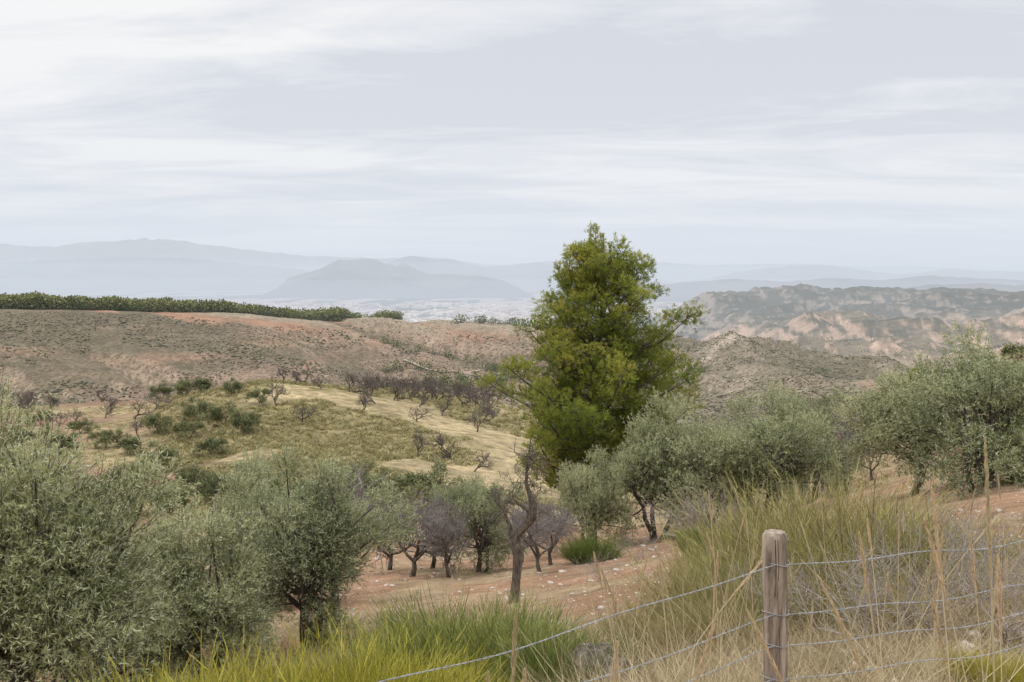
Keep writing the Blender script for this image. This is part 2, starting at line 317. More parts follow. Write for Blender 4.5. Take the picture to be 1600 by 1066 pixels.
# ---------------------------------------------------------------- generators
def olive(a=2.2,h=3.8,puffs=40,tw=70,lf=12,LL=.085,LW=.02,stems=3,bottom=.05,tl=.34,seed=0,mat=None):
    mb=MB();c=np.array([0,0,h*(.5+bottom*.5)]);hz=h*(1-bottom)*.5
    q=runit(puffs*3);q=q[q[:,2]>-.9][:puffs];n=len(q)
    hor=np.linalg.norm(q[:,:2],axis=1,keepdims=True);low=q[:,2:3]<0
    q[:,:2]=np.where(low,q[:,:2]/hor*hor**.45,q[:,:2])
    rad=rng.uniform(.4,.98,n);lump=1+.2*np.sin(q[:,0]*4+seed)+.18*np.sin(q[:,1]*5+seed*2)
    P=c+q*np.array([a,a,hz])*(rad*lump)[:,None];P[:,2]=np.maximum(P[:,2],h*bottom+.25);pr=a*rng.uniform(.16,.32,n)
    st=[]
    for i in range(stems):
        an=rng.uniform(0,6.28);b=np.array([.15*math.cos(an),.15*math.sin(an),-.15]);top=np.array([a*.4*math.cos(an),a*.4*math.sin(an),h*.45])
        ts=np.linspace(0,1,6)[:,None];pts=b*(1-ts)+top*ts+rng.normal(size=(6,3))*.07*np.array([1,1,.3]);tube(mb,pts,np.linspace(.10,.05,6)*(h/3.8)*(1.5 if stems==1 else 1),7,1,.5,.1);st.append(pts)
    for k in range(n):
        pts=st[k%stems];s0=pts[rng.integers(3,6)];ts=np.linspace(0,1,5)[:,None]
        mid=(s0+P[k])/2+rng.normal(size=3)*.15
        cv=(1-ts)**2*s0+2*ts*(1-ts)*mid+ts**2*P[k];tube(mb,cv,np.linspace(.035,.01,5)*(h/3.8),4,1,.5,cap=False)
    N=n*tw;pi=np.repeat(np.arange(n),tw);q2=runit(N)
    S=P[pi]+q2*(pr[pi]*rng.uniform(0,1,N)**.5)[:,None]*np.array([1,1,.85])
    D=nrm(q2*.45+nrm(P[pi]-c)*.4+np.array([0,0,.5])+runit(N)*.35);TL=tl*rng.uniform(.4,1.25,N)*np.where(rng.uniform(0,1,N)>.94,1.5,1)
    segs(mb,S[::2],(S+D*TL[:,None])[::2],.004,.002,3,1)
    ti=np.repeat(np.arange(N),lf);tt=rng.uniform(.05,1.05,N*lf)
    B=S[ti]+D[ti]*(TL[ti]*tt)[:,None]-np.array([0,0,1])*(.2*TL[ti]*tt**2)[:,None]
    LD=nrm(D[ti]*.7+runit(len(ti))*.75)
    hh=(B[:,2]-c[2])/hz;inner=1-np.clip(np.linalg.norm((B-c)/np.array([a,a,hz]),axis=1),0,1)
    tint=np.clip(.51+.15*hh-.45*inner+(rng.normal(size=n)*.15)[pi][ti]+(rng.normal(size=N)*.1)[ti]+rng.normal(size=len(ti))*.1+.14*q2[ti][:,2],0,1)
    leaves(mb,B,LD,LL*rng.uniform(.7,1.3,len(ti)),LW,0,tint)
    return mb.mesh('olive_tree',[mat or M_ol,M_bark])
def grow2(out,p,dr,Ls,r,lev,nch,up,wig):
    n=5;pts=[p];d0=dr;L=Ls[lev]*rng.uniform(.7,1.25)
    for i in range(n-1):
        d0=d0+rng.normal(size=3)*wig*.5+np.array([0,0,up*.3]);d0=d0/np.linalg.norm(d0);p=p+d0*L/(n-1);pts.append(p)
    out.append((np.array(pts),r,lev))
    if lev+1<len(Ls):
        for k in range(nch[lev]):
            j=rng.integers(2,5) if lev else rng.integers(3,5);q=pts[j];rv=rng.normal(size=3);rv-=rv.dot(d0)*d0;rv/=np.linalg.norm(rv)
            nd=d0*.7+rv*.8;nd/=np.linalg.norm(nd);grow2(out,q,nd,Ls,r*.55,lev+1,nch,up,wig)
def almond(Ls,nch,r=.11,up=.25,minr=.004,mats=None,name='almond_tree',wig=.35,stems=1):
    mb=MB()
    for s in range(stems):
        out=[];dd=nrm(np.array([rng.normal()*.2*(1+stems*.5),rng.normal()*.2*(1+stems*.5),1.]));grow2(out,np.array([0,0,-.1]),dd,Ls,r,0,nch,up,wig)
        for pts,r0,lev in out:
            tube(mb,pts,np.maximum(np.linspace(r0,r0*.55,5),minr),7 if lev<1 else (5 if lev<2 else 3),0 if lev<2 else 1,.5,.06 if lev<1 else 0,False)
    return mb.mesh(name,mats or [M_bark,M_twig])
def put(name,me,u,d,s=1.0,rz=None,dz=0):
    x=u*d;return obj(name,me,(x,d,Hs(x,d)+dz),rng.uniform(0,6.28) if rz is None else rz,s)
def B(px): return (px-800)/1555.0

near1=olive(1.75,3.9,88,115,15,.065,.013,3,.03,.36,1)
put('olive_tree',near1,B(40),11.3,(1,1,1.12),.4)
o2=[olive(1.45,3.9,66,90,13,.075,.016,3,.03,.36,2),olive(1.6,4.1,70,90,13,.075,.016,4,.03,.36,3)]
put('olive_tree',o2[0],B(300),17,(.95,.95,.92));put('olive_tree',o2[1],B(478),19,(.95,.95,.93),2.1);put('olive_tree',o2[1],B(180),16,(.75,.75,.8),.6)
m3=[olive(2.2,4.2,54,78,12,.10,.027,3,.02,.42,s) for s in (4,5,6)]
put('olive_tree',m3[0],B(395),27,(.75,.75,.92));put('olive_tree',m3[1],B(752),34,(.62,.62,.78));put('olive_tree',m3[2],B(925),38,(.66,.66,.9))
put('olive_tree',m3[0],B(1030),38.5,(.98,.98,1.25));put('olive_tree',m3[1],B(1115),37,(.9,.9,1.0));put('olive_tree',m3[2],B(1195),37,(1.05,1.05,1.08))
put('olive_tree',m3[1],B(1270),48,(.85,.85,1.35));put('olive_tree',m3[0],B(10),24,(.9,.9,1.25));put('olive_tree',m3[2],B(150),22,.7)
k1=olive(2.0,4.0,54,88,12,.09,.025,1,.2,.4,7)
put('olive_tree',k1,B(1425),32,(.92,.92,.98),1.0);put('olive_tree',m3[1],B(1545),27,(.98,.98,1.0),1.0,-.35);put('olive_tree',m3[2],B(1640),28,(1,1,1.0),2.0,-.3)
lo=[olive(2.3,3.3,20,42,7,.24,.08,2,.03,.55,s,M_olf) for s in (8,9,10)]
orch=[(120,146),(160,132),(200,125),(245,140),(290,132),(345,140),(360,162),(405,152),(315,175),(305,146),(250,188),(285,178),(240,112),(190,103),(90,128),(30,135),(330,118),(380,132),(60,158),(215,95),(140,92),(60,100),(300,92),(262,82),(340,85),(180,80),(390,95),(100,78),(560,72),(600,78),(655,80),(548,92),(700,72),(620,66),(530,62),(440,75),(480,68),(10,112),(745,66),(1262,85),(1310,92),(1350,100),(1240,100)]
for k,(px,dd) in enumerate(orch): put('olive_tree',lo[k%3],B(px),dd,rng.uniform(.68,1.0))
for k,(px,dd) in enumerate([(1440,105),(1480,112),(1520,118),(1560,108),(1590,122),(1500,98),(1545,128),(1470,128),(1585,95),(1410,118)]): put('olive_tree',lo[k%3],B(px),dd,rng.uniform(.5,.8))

an=[almond([.7,1.1,.8,.55,.35],[4,5,6,7],.10,.3,.004) for _ in range(2)]
put('almond_tree',an[0],B(640),33,1.1);put('almond_tree',an[1],B(672),36,1.0);put('almond_tree',an[0],B(605),36,1.0,1);put('almond_tree',an[1],B(700),32,.85,3)
put('almond_tree',an[1],B(512),27,1.25);put('almond_tree',an[1],B(845),30,.78,2);put('almond_tree',an[0],B(862),33,.8,4);put('almond_tree',an[0],B(815),37,.9)
put('almond_tree',an[1],B(1330),52,1.1);put('almond_tree',an[0],B(1370),58,1.1);put('almond_tree',an[0],B(1290),56,1.1)
af=[almond([.8,1.4,1.15,.8],[4,4,6],.14,.25,.023,[M_bark,M_twigf]) for _ in range(3)]
al=[(565,150),(650,150),(703,120),(652,118),(470,138),(205,160),(75,185),(40,180),(20,195),(460,172),(590,178),(575,170),(620,182),(640,176),(660,186),(680,180),(700,186),(720,178),(735,186),(750,180),(600,190),(545,170),(500,168),(740,112),(430,150),(240,165),(160,165),(745,150),(770,170),(480,176),(440,172),(655,165),(690,160),(615,168),(755,160),(585,160),(765,188),(710,195)]
for k,(px,dd) in enumerate(al): put('almond_tree',af[k%3],B(px),dd,rng.uniform(.8,1.2))
for k in range(26): put('almond_tree',af[k%3],rng.uniform(-.16,-.0),rng.uniform(168,205),rng.uniform(.8,1.2))
for k in range(10): put('almond_tree',af[k%3],rng.uniform(-.5,-.34),rng.uniform(110,200),rng.uniform(.7,1.0))
for k in range(22): put('almond_tree',af[k%3],rng.uniform(.3,.42),rng.uniform(85,150),rng.uniform(.7,1.1))
db=almond([.35,.6,.5,.35],[3,4,4],.02,.3,.0028,[M_twigg,M_twigg],'dead_shrub',.4,4)
for px,dd,s in [(1095,31,1.5),(1130,30,1.1),(1000,28,.7),(1535,8.5,.75),(1440,7.8,.6),(1590,7.2,.6),(1290,8.4,.6),(940,24,.6),(1380,7.6,.6),(1200,9.4,.6),(1470,9.5,.8)]: put('dead_shrub',db,B(px),dd,s)

# dead snag
mb=MB()
P=[(0,0,-.1),(.05,0,.5),(.1,0,1.1),(.0,0,1.35),(.10,.03,1.6),(.40,0,1.95),(.44,.02,2.25),(.28,0,2.7),(.31,0,3.2),(.38,0,3.75)]
tube(mb,P,[.13,.11,.115,.14,.09,.12,.08,.045,.03,.01],9,0,.5,.14)
tube(mb,[(.1,0,1.1),(-.02,0,1.4),(-.1,.05,1.75),(-.22,0,2.1),(-.4,0,2.3)],[.07,.06,.045,.03,.012],7,0,.5,.1)
tube(mb,[(.40,0,1.95),(.3,-.05,2.15),(.12,0,2.25),(-.05,0,2.4)],[.06,.05,.035,.01],6,0,.5,.1)
tube(mb,[(.29,0,3.1),(.5,0,3.25),(.75,0,3.3),(1.0,0,3.2)],[.02,.014,.01,.005],5,0,.5,.1)
tube(mb,[(.29,0,3.2),(.1,0,3.4),(-.1,0,3.45)],[.015,.01,.005],5,0,.5,.1)
for s0,nn in(((.3,0,3.1),9),((.3,0,2.75),8),((-.22,0,2.1),8),((.4,0,2.2),8),((-.35,0,2.25),8),((.7,0,3.3),6)):
    for k in range(nn):
        out=[];grow2(out,np.array(s0,float),nrm(rng.normal(size=3)*[1,1,.6]+[0,0,.3]),[.38,.2,.14],.009,0,[4,3],.1,.5)
        for pts,r0,lev in out: tube(mb,pts,np.maximum(r0*np.linspace(1,.5,5),.005),3,0,.5,0,False)
sn=mb.mesh('dead_tree',[M_barkd]);put('dead_tree',sn,B(803),22,1.0,0)

# pine
def pine():
    mb=MB();hz=14.6;prof=np.array([(2.2,2.8),(3.3,4.3),(4.6,4.9),(6.6,4.8),(7.8,4.2),(9.4,3.8),(10.4,3.2),(11.4,2.5),(12.6,2.0),(13.4,1.4),(14.2,.5)])
    ts=np.linspace(0,1,14);tp=np.stack([.25*np.sin(ts*5),.2*np.cos(ts*4)-.2,ts*hz-.2],1);tube(mb,tp,np.linspace(.26,.03,14),9,1,.5,.05)
    S=[];D=[];TT=[]
    def tufts(p,d,n,sp,tint):
        for _ in range(n):
            S.append(p+rng.normal(size=3)*sp);D.append(d+rng.normal(size=3)*.45);TT.append(tint+rng.normal()*.08)
    nb=158
    for i in range(nb):
        h=1.9+11.5*((i+rng.uniform(0,1))/nb)**.95;az=i*2.399+rng.normal()*.4
        r=np.interp(h,prof[:,0],prof[:,1])*rng.uniform(.55,1.1)*(1+.10*math.sin(az*2+h*.8))
        el=.0+.5*(h/14)**1.5+rng.normal()*.14
        base=np.array([np.interp(h*.93,tp[:,2],tp[:,0]),np.interp(h*.93,tp[:,2],tp[:,1]),h-r*math.sin(el)*.8])
        dd=np.array([math.cos(az),math.sin(az),0]);t=np.linspace(0,1,7)[:,None]
        pts=base+dd*r*t+np.array([0,0,1])*(r*(math.sin(el)*.5*t+.36*t**2.2));pts[1:]+=rng.normal(size=(6,3))*.08
        tube(mb,pts,np.linspace(.055,.012,7)*(.5+r/4),4,1,.5,0,False)
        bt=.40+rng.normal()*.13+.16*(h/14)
        for k in range(int(2+r*.9)):
            tt=[1.0,.78,.6,.45,.35,.9,.7][k%7]+rng.normal()*.05;tt=min(max(tt,.2),1);j=tt*6;a=int(min(j,5));p=pts[a]+(pts[a+1]-pts[a])*(j-a)
            off=nrm(np.array([-dd[1],dd[0],0])*rng.normal()+np.array([0,0,rng.uniform(.0,.7)]))*(.0 if k==0 else rng.uniform(.3,.75));pc=p+off;segs(mb,p[None],pc[None],.02,.012,4,1)
            pr=rng.uniform(.30,.56)*(.75+.07*r);ns=int(28*(pr/.45)**2)
            for q in range(ns):
                e=nrm(rng.normal(size=3)*[1,1,.9]+dd*.35+[0,0,.5]);L=pr*rng.uniform(.4,1.25);pe=pc+e*L*np.array([1.1,1.1,.9])
                if q%3==0: segs(mb,pc[None],pe[None],.009,.005,3,1)
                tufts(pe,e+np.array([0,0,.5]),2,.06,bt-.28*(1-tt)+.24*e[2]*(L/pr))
    for k in range(12):
        an=k*2.4;rr_=rng.uniform(.3,2.0);p0=np.array([rr_*.45*math.cos(an),rr_*.45*math.sin(an),10.6]);top=np.array([rr_*math.cos(an),rr_*math.sin(an),14.3-rr_*.8+rng.normal()*.25])
        if k==0: top=np.array([.2,0,14.7])
        t=np.linspace(0,1,6)[:,None];pts=p0*(1-t)+top*t+np.array([0,0,-.3])*(t*(1-t));tube(mb,pts,np.linspace(.045,.01,6),4,1,.5,0,False)
        for q in np.linspace(.2,1,15):
            p=p0*(1-q)+top*q
            for m in range(3):
                sd=nrm(rng.normal(size=3)*[1,1,.3]+[0,0,.7]);L=.40*(1.15-q);segs(mb,p[None],(p+sd*L)[None],.01,.005,3,1)
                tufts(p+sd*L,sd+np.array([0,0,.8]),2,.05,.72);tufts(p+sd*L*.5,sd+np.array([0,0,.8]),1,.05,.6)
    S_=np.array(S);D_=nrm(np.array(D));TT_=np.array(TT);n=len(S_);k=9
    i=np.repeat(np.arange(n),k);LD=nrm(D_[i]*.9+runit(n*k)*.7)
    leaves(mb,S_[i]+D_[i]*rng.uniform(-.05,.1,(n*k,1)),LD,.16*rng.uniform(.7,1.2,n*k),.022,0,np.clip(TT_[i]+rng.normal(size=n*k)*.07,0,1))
    return mb.mesh('pine_tree',[M_pi,M_bark])
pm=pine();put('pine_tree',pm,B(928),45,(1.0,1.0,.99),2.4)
put('pine_tree',pm,B(1440),68,(.42,.42,.42),2)

def broom(a,h,n,w,mat,dry=.12,seed=0,k=7,spread=.24):
    mb=MB();r=np.sqrt(rng.uniform(0,1,n))*a*.5;an=rng.uniform(0,6.28,n)
    Bp=np.stack([r*np.cos(an),r*np.sin(an),np.zeros(n)-.05],1)
    D=nrm(np.stack([np.cos(an)*r*1.2+rng.normal(size=n)*spread,np.sin(an)*r*1.2+rng.normal(size=n)*spread,np.full(n,h*.75)],1))
    L=h*rng.uniform(.5,1.1,n)*(1+.22*np.sin(an*3+seed)+.18*np.sin(r*7+an))
    blades(mb,Bp,D,L*.85,w*1.5,.05,1,rng.uniform(0,.6,n),2,.5)
    i=np.repeat(np.arange(n),k);t=rng.uniform(.3,.95,n*k)
    S=Bp[i]+D[i]*(L[i]*t*.85)[:,None];DD=nrm(D[i]+runit(n*k)*.6+np.array([0,0,.2]))
    blades(mb,S,DD,h*rng.uniform(.08,.26,n*k),w,.03,0,np.clip(.12+.55*t+rng.normal(size=n*k)*.2+.15*np.sin(an[i]*2+seed),0,1),2,.8)
    return mb.mesh('broom_shrub',[mat,M_straw if dry>.2 else mat])
bA=broom(1.25,1.05,1900,.006,M_bry,0,1,7,.3);bB=broom(1.2,1.0,1900,.006,M_brd,0,2,7,.34);bC=broom(1.5,1.35,420,.007,M_br,.5,3,13,.36);bD=broom(1.3,1.2,240,.006,M_br,.5,5,10,.42)
for px,dd,s in [(290,6.6,.95),(390,6.9,1.05),(480,6.8,1.0),(570,6.8,.95),(225,7.3,.7),(650,7.1,.7)]: put('broom_shrub',bA,B(px),dd,s)
for px,dd,s in [(690,8.9,.85),(770,9.4,1.0),(865,8.2,.6),(735,10.4,.9)]: put('broom_shrub',bB,B(px),dd,s)
for px,dd,s in [(1310,11.2,1.1),(1215,10.8,.8),(1140,9.8,.72),(1055,9.6,.5),(1180,12.5,.8),(1340,13,.95),(1270,12.2,1.0)]: put('broom_shrub',bC,B(px),dd,s)
for px,dd,s in [(1390,9.8,.9),(1260,9,.65),(1450,10,.7),(1100,8.6,.5),(1010,9.5,.45),(1520,11,.6),(1350,8.4,.55),(1170,8.6,.6),(1230,9.7,.8),(1400,12,.9)]: put('broom_shrub',bD,B(px),dd,s)
put('broom_shrub',bB,B(925),32,(.95,.95,.95));put('broom_shrub',bA,B(1590),6.0,.28);put('broom_shrub',bB,B(180),12,.7)
put('broom_shrub',bB,B(1110),26,.8);put('broom_shrub',bB,B(1240),17,.7);put('broom_shrub',bA,B(1180),14,.7)

# ---------------------------------------------------------------- scatter
def scat(n,u0,u1,d0,d1,p=1.0):
    u=rng.uniform(u0,u1,n);d=np.exp(rng.uniform(math.log(d0),math.log(d1),n));x=u*d;return x,d
def grass(name,n,u0,u1,d0,d1,k,h,w,spread,mat,thr=-.05,sc0=2.5,drp=.3,seed=11,tm=.5):
    mb=MB();x,y=scat(n,u0,u1,d0,d1);m=fbm(x/sc0,y/sc0,4,seed)>thr;x=x[m];y=y[m];n=len(x);z=H(x,y)
    s=rng.uniform(.5,1.3,n);i=np.repeat(np.arange(n),k);Bp=np.stack([x,y,z-.02],1)[i]+rng.normal(size=(n*k,3))*np.array([spread,spread,0])*s[i][:,None]
    D=nrm(np.stack([rng.normal(size=n*k)*.45,rng.normal(size=n*k)*.45,np.ones(n*k)],1))
    blades(mb,Bp,D,h*s[i]*rng.uniform(.5,1.2,n*k),w*np.maximum(1,y[i]/25.) if w<.02 else w,drp,0,np.clip(tm+(rng.normal(size=n)*.2)[i]+rng.normal(size=n*k)*.15,0,1),2)
    obj(name,mb.mesh(name,[mat]))
grass('dry_grass',5600,.0,.75,3.3,14,22,.27,.005,.09,M_straw,-.1)
grass('dry_grass',900,.05,.6,5,12,26,.7,.005,.12,M_straw,.0,1.5,.2,31,.6)
grass('dry_grass',4500,-.6,.75,9,60,16,.2,.006,.12,M_straw,.0)
grass('dry_grass',1500,-.3,.0,10,22,26,.34,.006,.15,M_straw,-.2)
grass('esparto_grass',9000,-.36,.06,85,200,18,.8,.07,.24,M_tuft,-.06,18,.5,12,.40)
grass('esparto_grass',4500,-.62,-.2,75,215,14,.6,.05,.25,M_tuft,.0,18,.45,12,.38)
grass('esparto_grass',1500,.2,.62,40,150,14,.5,.04,.25,M_tuft,.03,18,.45,12,.45)
mb=MB();x,y=scat(7500,-.5,.8,4,50);n=len(x);s=np.exp(rng.normal(size=n)*.55)*.02*np.maximum(1,y/22.)
blobs(mb,np.stack([x,y,H(x,y)+s*.2],1),s,.6,.15,0,.5);obj('loose_stones',mb.mesh('loose_stones',[M_rock]))
mb=MB();x,y=scat(70000,-.62,.66,300,1000);f=fbm(x/60,y/60,3,91);m=f>-.18
u2,_=ud(x,y);hz2=H(x,y);rz=np.interp(u2,[-.514,-.386,-.257,-.129,0],[-20,-23,-29,-40,-48]);m&=(hz2<rz-2)|(u2>.05)
x=x[m];y=y[m];n=len(x);s=rng.uniform(.35,.9,n)*(.7+1.1*np.clip(fbm(x/40,y/40,2,92)+.1,0,1))
blobs(mb,np.stack([x,y,H(x,y)+s*.2],1),s,.7,.18,0,rng.uniform(0,1,n));obj('scrub_vegetation',mb.mesh('scrub_vegetation',[M_scrub]))
def treemass(name,x,y,hh,mat,k=110,flat=.5):
    mb=MB();n=len(x);z=H(x,y);i=np.repeat(np.arange(n),k);q=runit(n*k);q[:,2]=q[:,2]*.95
    rad=hh*.5;P=np.stack([x,y,z+hh*.48],1)[i]+q*np.stack([rad,rad,hh*flat],1)[i]*(rng.uniform(.4,1,n*k)**.5)[:,None]
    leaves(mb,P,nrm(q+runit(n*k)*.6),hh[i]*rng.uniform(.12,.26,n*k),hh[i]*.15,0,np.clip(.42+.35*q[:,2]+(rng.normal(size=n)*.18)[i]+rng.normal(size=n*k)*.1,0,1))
    segs(mb,np.stack([x,y,z-.5],1),np.stack([x,y,z+hh*.6],1),.25,.15,4,1);obj(name,mb.mesh(name,[mat,M_bark]))
N=1700;us_=rng.uniform(-.62,-.112,N);off=rng.uniform(0,1,N)**1.4*80;rd=np.interp(us_,[-.62,-.514,-.386,-.257,-.129,-.1],[600,620,675,740,850,880])+off
hh=rng.uniform(4.5,10,N)*np.interp(us_,[-.55,-.12],[1.12,.95])*(.85+.5*np.clip(fbm(us_*40,us_*0,3,7)+.1,-.2,.5))
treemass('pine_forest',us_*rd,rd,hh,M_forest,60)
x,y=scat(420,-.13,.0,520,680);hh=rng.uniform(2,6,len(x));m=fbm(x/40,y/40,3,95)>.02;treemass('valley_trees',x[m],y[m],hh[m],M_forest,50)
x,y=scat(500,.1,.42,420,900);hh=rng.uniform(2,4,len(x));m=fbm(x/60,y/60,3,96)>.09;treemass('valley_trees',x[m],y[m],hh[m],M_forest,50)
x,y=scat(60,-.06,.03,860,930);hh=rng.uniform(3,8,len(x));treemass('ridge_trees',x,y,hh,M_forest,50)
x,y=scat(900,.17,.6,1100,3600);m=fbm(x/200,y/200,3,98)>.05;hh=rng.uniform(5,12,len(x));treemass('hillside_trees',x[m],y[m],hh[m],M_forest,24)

def ribbon(name,pts,w,lift):
    pts=np.array(pts,float);t=np.linspace(0,len(pts)-1,len(pts)*12);x=np.interp(t,range(len(pts)),pts[:,0]);y=np.interp(t,range(len(pts)),pts[:,1])
    x=blur(x[None],4,1)[0];y=blur(y[None],4,1)[0];dx=np.gradient(x);dy=np.gradient(y);l=np.hypot(dx,dy);nx_=-dy/l*w/2;ny_=dx/l*w/2
    zz=np.maximum(np.maximum(H(x+nx_,y+ny_),H(x-nx_,y-ny_)),H(x,y))+lift
    V=np.stack([np.stack([x+nx_,y+ny_,zz],1),np.stack([x-nx_,y-ny_,zz],1)],1).reshape(-1,3);n=len(x)
    mb=MB();mb.add(V,[[2*i,2*i+1,2*i+3,2*i+2] for i in range(n-1)],0,.5,True);obj(name,mb.mesh(name,[M_track]))
ribbon('dirt_track',[(-70,620),(-45,600),(-20,615),(0,640),(20,690)],2.5,.4)

hx,hy=-28,590;hzv=Hs(hx,hy)
e=bpy.data.objects.new('farmhouse',None);bpy.context.collection.objects.link(e);e.location=(hx,hy,hzv)
def box(mb,x0,x1,y0,y1,z0,z1,mat=0,tint=1.):
    V=[(a,b,c) for c in(z0,z1) for b in(y0,y1) for a in(x0,x1)]
    mb.add(V,[[0,2,3,1],[4,5,7,6],[0,1,5,4],[2,6,7,3],[0,4,6,2],[1,3,7,5]],mat,tint)
mb=MB();box(mb,-3.2,3.2,-3.0,3.0,-1,3.2,0,.5);obj('walls',mb.mesh('walls',[M_house]),parent=e)
mb=MB();mb.add([(-3.5,-3.4,3.2),(3.5,-3.4,3.2),(3.5,3.4,3.2),(-3.5,3.4,3.2),(-3.5,0,4.2),(3.5,0,4.2)],[[0,1,5,4],[2,3,4,5]],0);mb.add([(-3.5,-3.4,3.2),(-3.5,3.4,3.2),(-3.5,0,4.2)],[[0,1,2]],0);mb.add([(3.5,-3.4,3.2),(3.5,3.4,3.2),(3.5,0,4.2)],[[0,1,2]],0);obj('roof',mb.mesh('roof',[M_roof]),parent=e)
mb=MB()
for wx in(-2.2,-.8,2.3): box(mb,wx-.35,wx+.35,-3.04,-3.0,1.2,2.2)
box(mb,.3,1.2,-3.04,-3.0,0,2.0);obj('windows_and_door',mb.mesh('openings',[M_bark]),parent=e)

# distant town on the plain
mb=MB();n=6500;uu=rng.normal(-.05,.10,n);dd=rng.uniform(5400,12000,n)
m=(fbm(uu*30,dd/900,3,99)>-.06);uu=uu[m];dd=dd[m];n=len(uu)
w=rng.uniform(18,65,n)*dd/9000;l=rng.uniform(12,32,n);hh=rng.uniform(9,32,n);zz=H(uu*dd,dd)
c8=np.array([(a,b,c) for c in(0,1) for b in(-.5,.5) for a in(-.5,.5)])
V=c8[None]*np.stack([w,l,hh],1)[:,None]+np.stack([uu*dd,dd,zz-1],1)[:,None]
Fb=np.array([[0,2,3,1],[4,5,7,6],[0,1,5,4],[2,6,7,3],[0,4,6,2],[1,3,7,5]])
mb.add(V.reshape(-1,3),(Fb[None]+(np.arange(n)*8)[:,None,None]).reshape(-1,4),0,np.repeat(rng.uniform(0,1,n),8))
obj('distant_town',mb.mesh('distant_town',[M_house]))
x,y=scat(2600,-.55,.12,4500,16000);m=fbm(x/500,y/1500,3,41)>.0;x=x[m];y=y[m];treemass('plain_groves',x,y,rng.uniform(12,30,len(x)),M_forest,14,.3)

def mount(name,D,prof,depth,seed):
    prof=np.array(prof,float);u0,u1=prof[0,0],prof[-1,0];nu=500;uu=np.linspace(u0,u1,nu);ht=np.interp(uu,prof[:,0],prof[:,1])*D+350
    ht=blur(ht[None],2,1)[0];xx=uu*D;rows=[]
    v=np.linspace(-1,1,41)
    for vv in v:
        yy=D+vv*depth+0*xx;sh=(1-abs(vv))**1.15
        nz=(ridged(xx/(depth*.55)+seed,yy/(depth*.55),6,seed)-.6)
        zz=-352+ht*np.clip(sh+nz*.6*(4*abs(vv)*(1-abs(vv))),0,2)+ht*.09*fbm(xx/(D*.008),yy/(D*.02),4,seed+4)*(sh)
        rows.append(np.stack([xx,yy,zz],1))
    V=np.concatenate(rows);idx=np.arange(len(v)*nu).reshape(len(v),nu)
    F=np.stack([idx[:-1,:-1],idx[:-1,1:],idx[1:,1:],idx[1:,:-1]],-1).reshape(-1,4)
    mb=MB();mb.add(V,F,0,.5,True);obj(name,mb.mesh(name,[M_mtn]))
def pr(l): return [(B(a),(430-b)/1555.) for a,b in l]
mount('mountain_range',40000,pr([(-500,400),(-200,385),(0,381),(60,386),(100,385),(130,379),(180,377),(225,374),(250,373),(290,376),(330,384),(400,391),(450,398),(520,402),(620,404),(650,400),(690,405),(700,402),(730,410),(780,415),(840,409),(880,408),(940,414),(1030,410),(1100,415),(1200,413),(1290,413),(1340,418),(1400,416),(1480,418),(1560,423),(1700,420),(2000,425)]),7000,3)
mount('mountain_range',26000,pr([(-500,425),(-100,415),(60,408),(180,400),(300,404),(380,412),(460,420),(560,432),(640,470)]),3500,12)
mount('mountain_range',17000,pr([(430,470),(450,434),(500,420),(530,407),(560,405),(585,404),(608,413),(620,416),(632,411),(645,417),(670,429),(720,428),(750,431),(790,439),(850,470)]),1800,5)
mount('mountain_range',26000,pr([(560,470),(600,412),(640,400),(660,402),(680,408),(695,403),(720,410),(760,418),(800,414),(840,410),(900,420),(1000,430),(1050,440),(1100,436),(1170,422),(1230,416),(1290,414),(1340,421),(1400,429),(1440,426),(1480,419),(1540,424),(1620,424),(1800,418),(2000,425)]),3000,8)
mount('mountain_range',15000,pr([(980,470),(1030,445),(1080,440),(1150,436),(1230,440),(1300,434),(1380,438),(1450,430),(1520,434),(1600,438),(1700,430),(1900,440)]),2000,14)
mount('mountain_range',9500,pr([(1330,480),(1400,450),(1450,445),(1520,442),(1600,446),(1700,440),(1900,450)]),1500,9)

# ---------------------------------------------------------------- fence
fe=bpy.data.objects.new('wire_fence',None);bpy.context.collection.objects.link(fe)
M_post=solid('weathered_post',(.10,.075,.055),(.38,.31,.245),14,(3,3,.35),bump=.006);M_wire=solid('galvanised_wire',(.24,.245,.25),(.40,.405,.41),30,rough=.5,metal=.4)
def post(x,y,top):
    zb=Hs(x,y);mb=MB();zs=np.concatenate([np.linspace(zb-.3,top-.012,26),[top]]);k=20
    r=np.full(len(zs),.049);r[-1]=.041;r*=1+.02*np.sin(zs*9)
    pts=np.stack([x+.012*np.sin(zs*2.2),y+0*zs,zs],1);tube(mb,pts,r,k,0,.5,.012)
    for a in rng.uniform(0,6.28,7):
        za=rng.uniform(top-.7,top-.15);zb2=za+rng.uniform(.15,.4);zc=np.linspace(za,min(zb2,top-.02),8)
        rr_=.0487*(1+.02*np.sin(zc*9));tube(mb,np.stack([x+.012*np.sin(zc*2.2)+rr_*np.cos(a+.04*np.sin(zc*20)),y+rr_*np.sin(a+.04*np.sin(zc*20)),zc],1),.0018,4,1,.5,0,False)
    obj('post',mb.mesh('post',[M_post,M_barkd]),parent=fe);return zb
tops=[(-2.1,1.55,-1.0),(1.08,4.0,-1.045),(3.6,4.75,-.93),(6.6,5.6,-.85)]
for p in tops: post(*p)
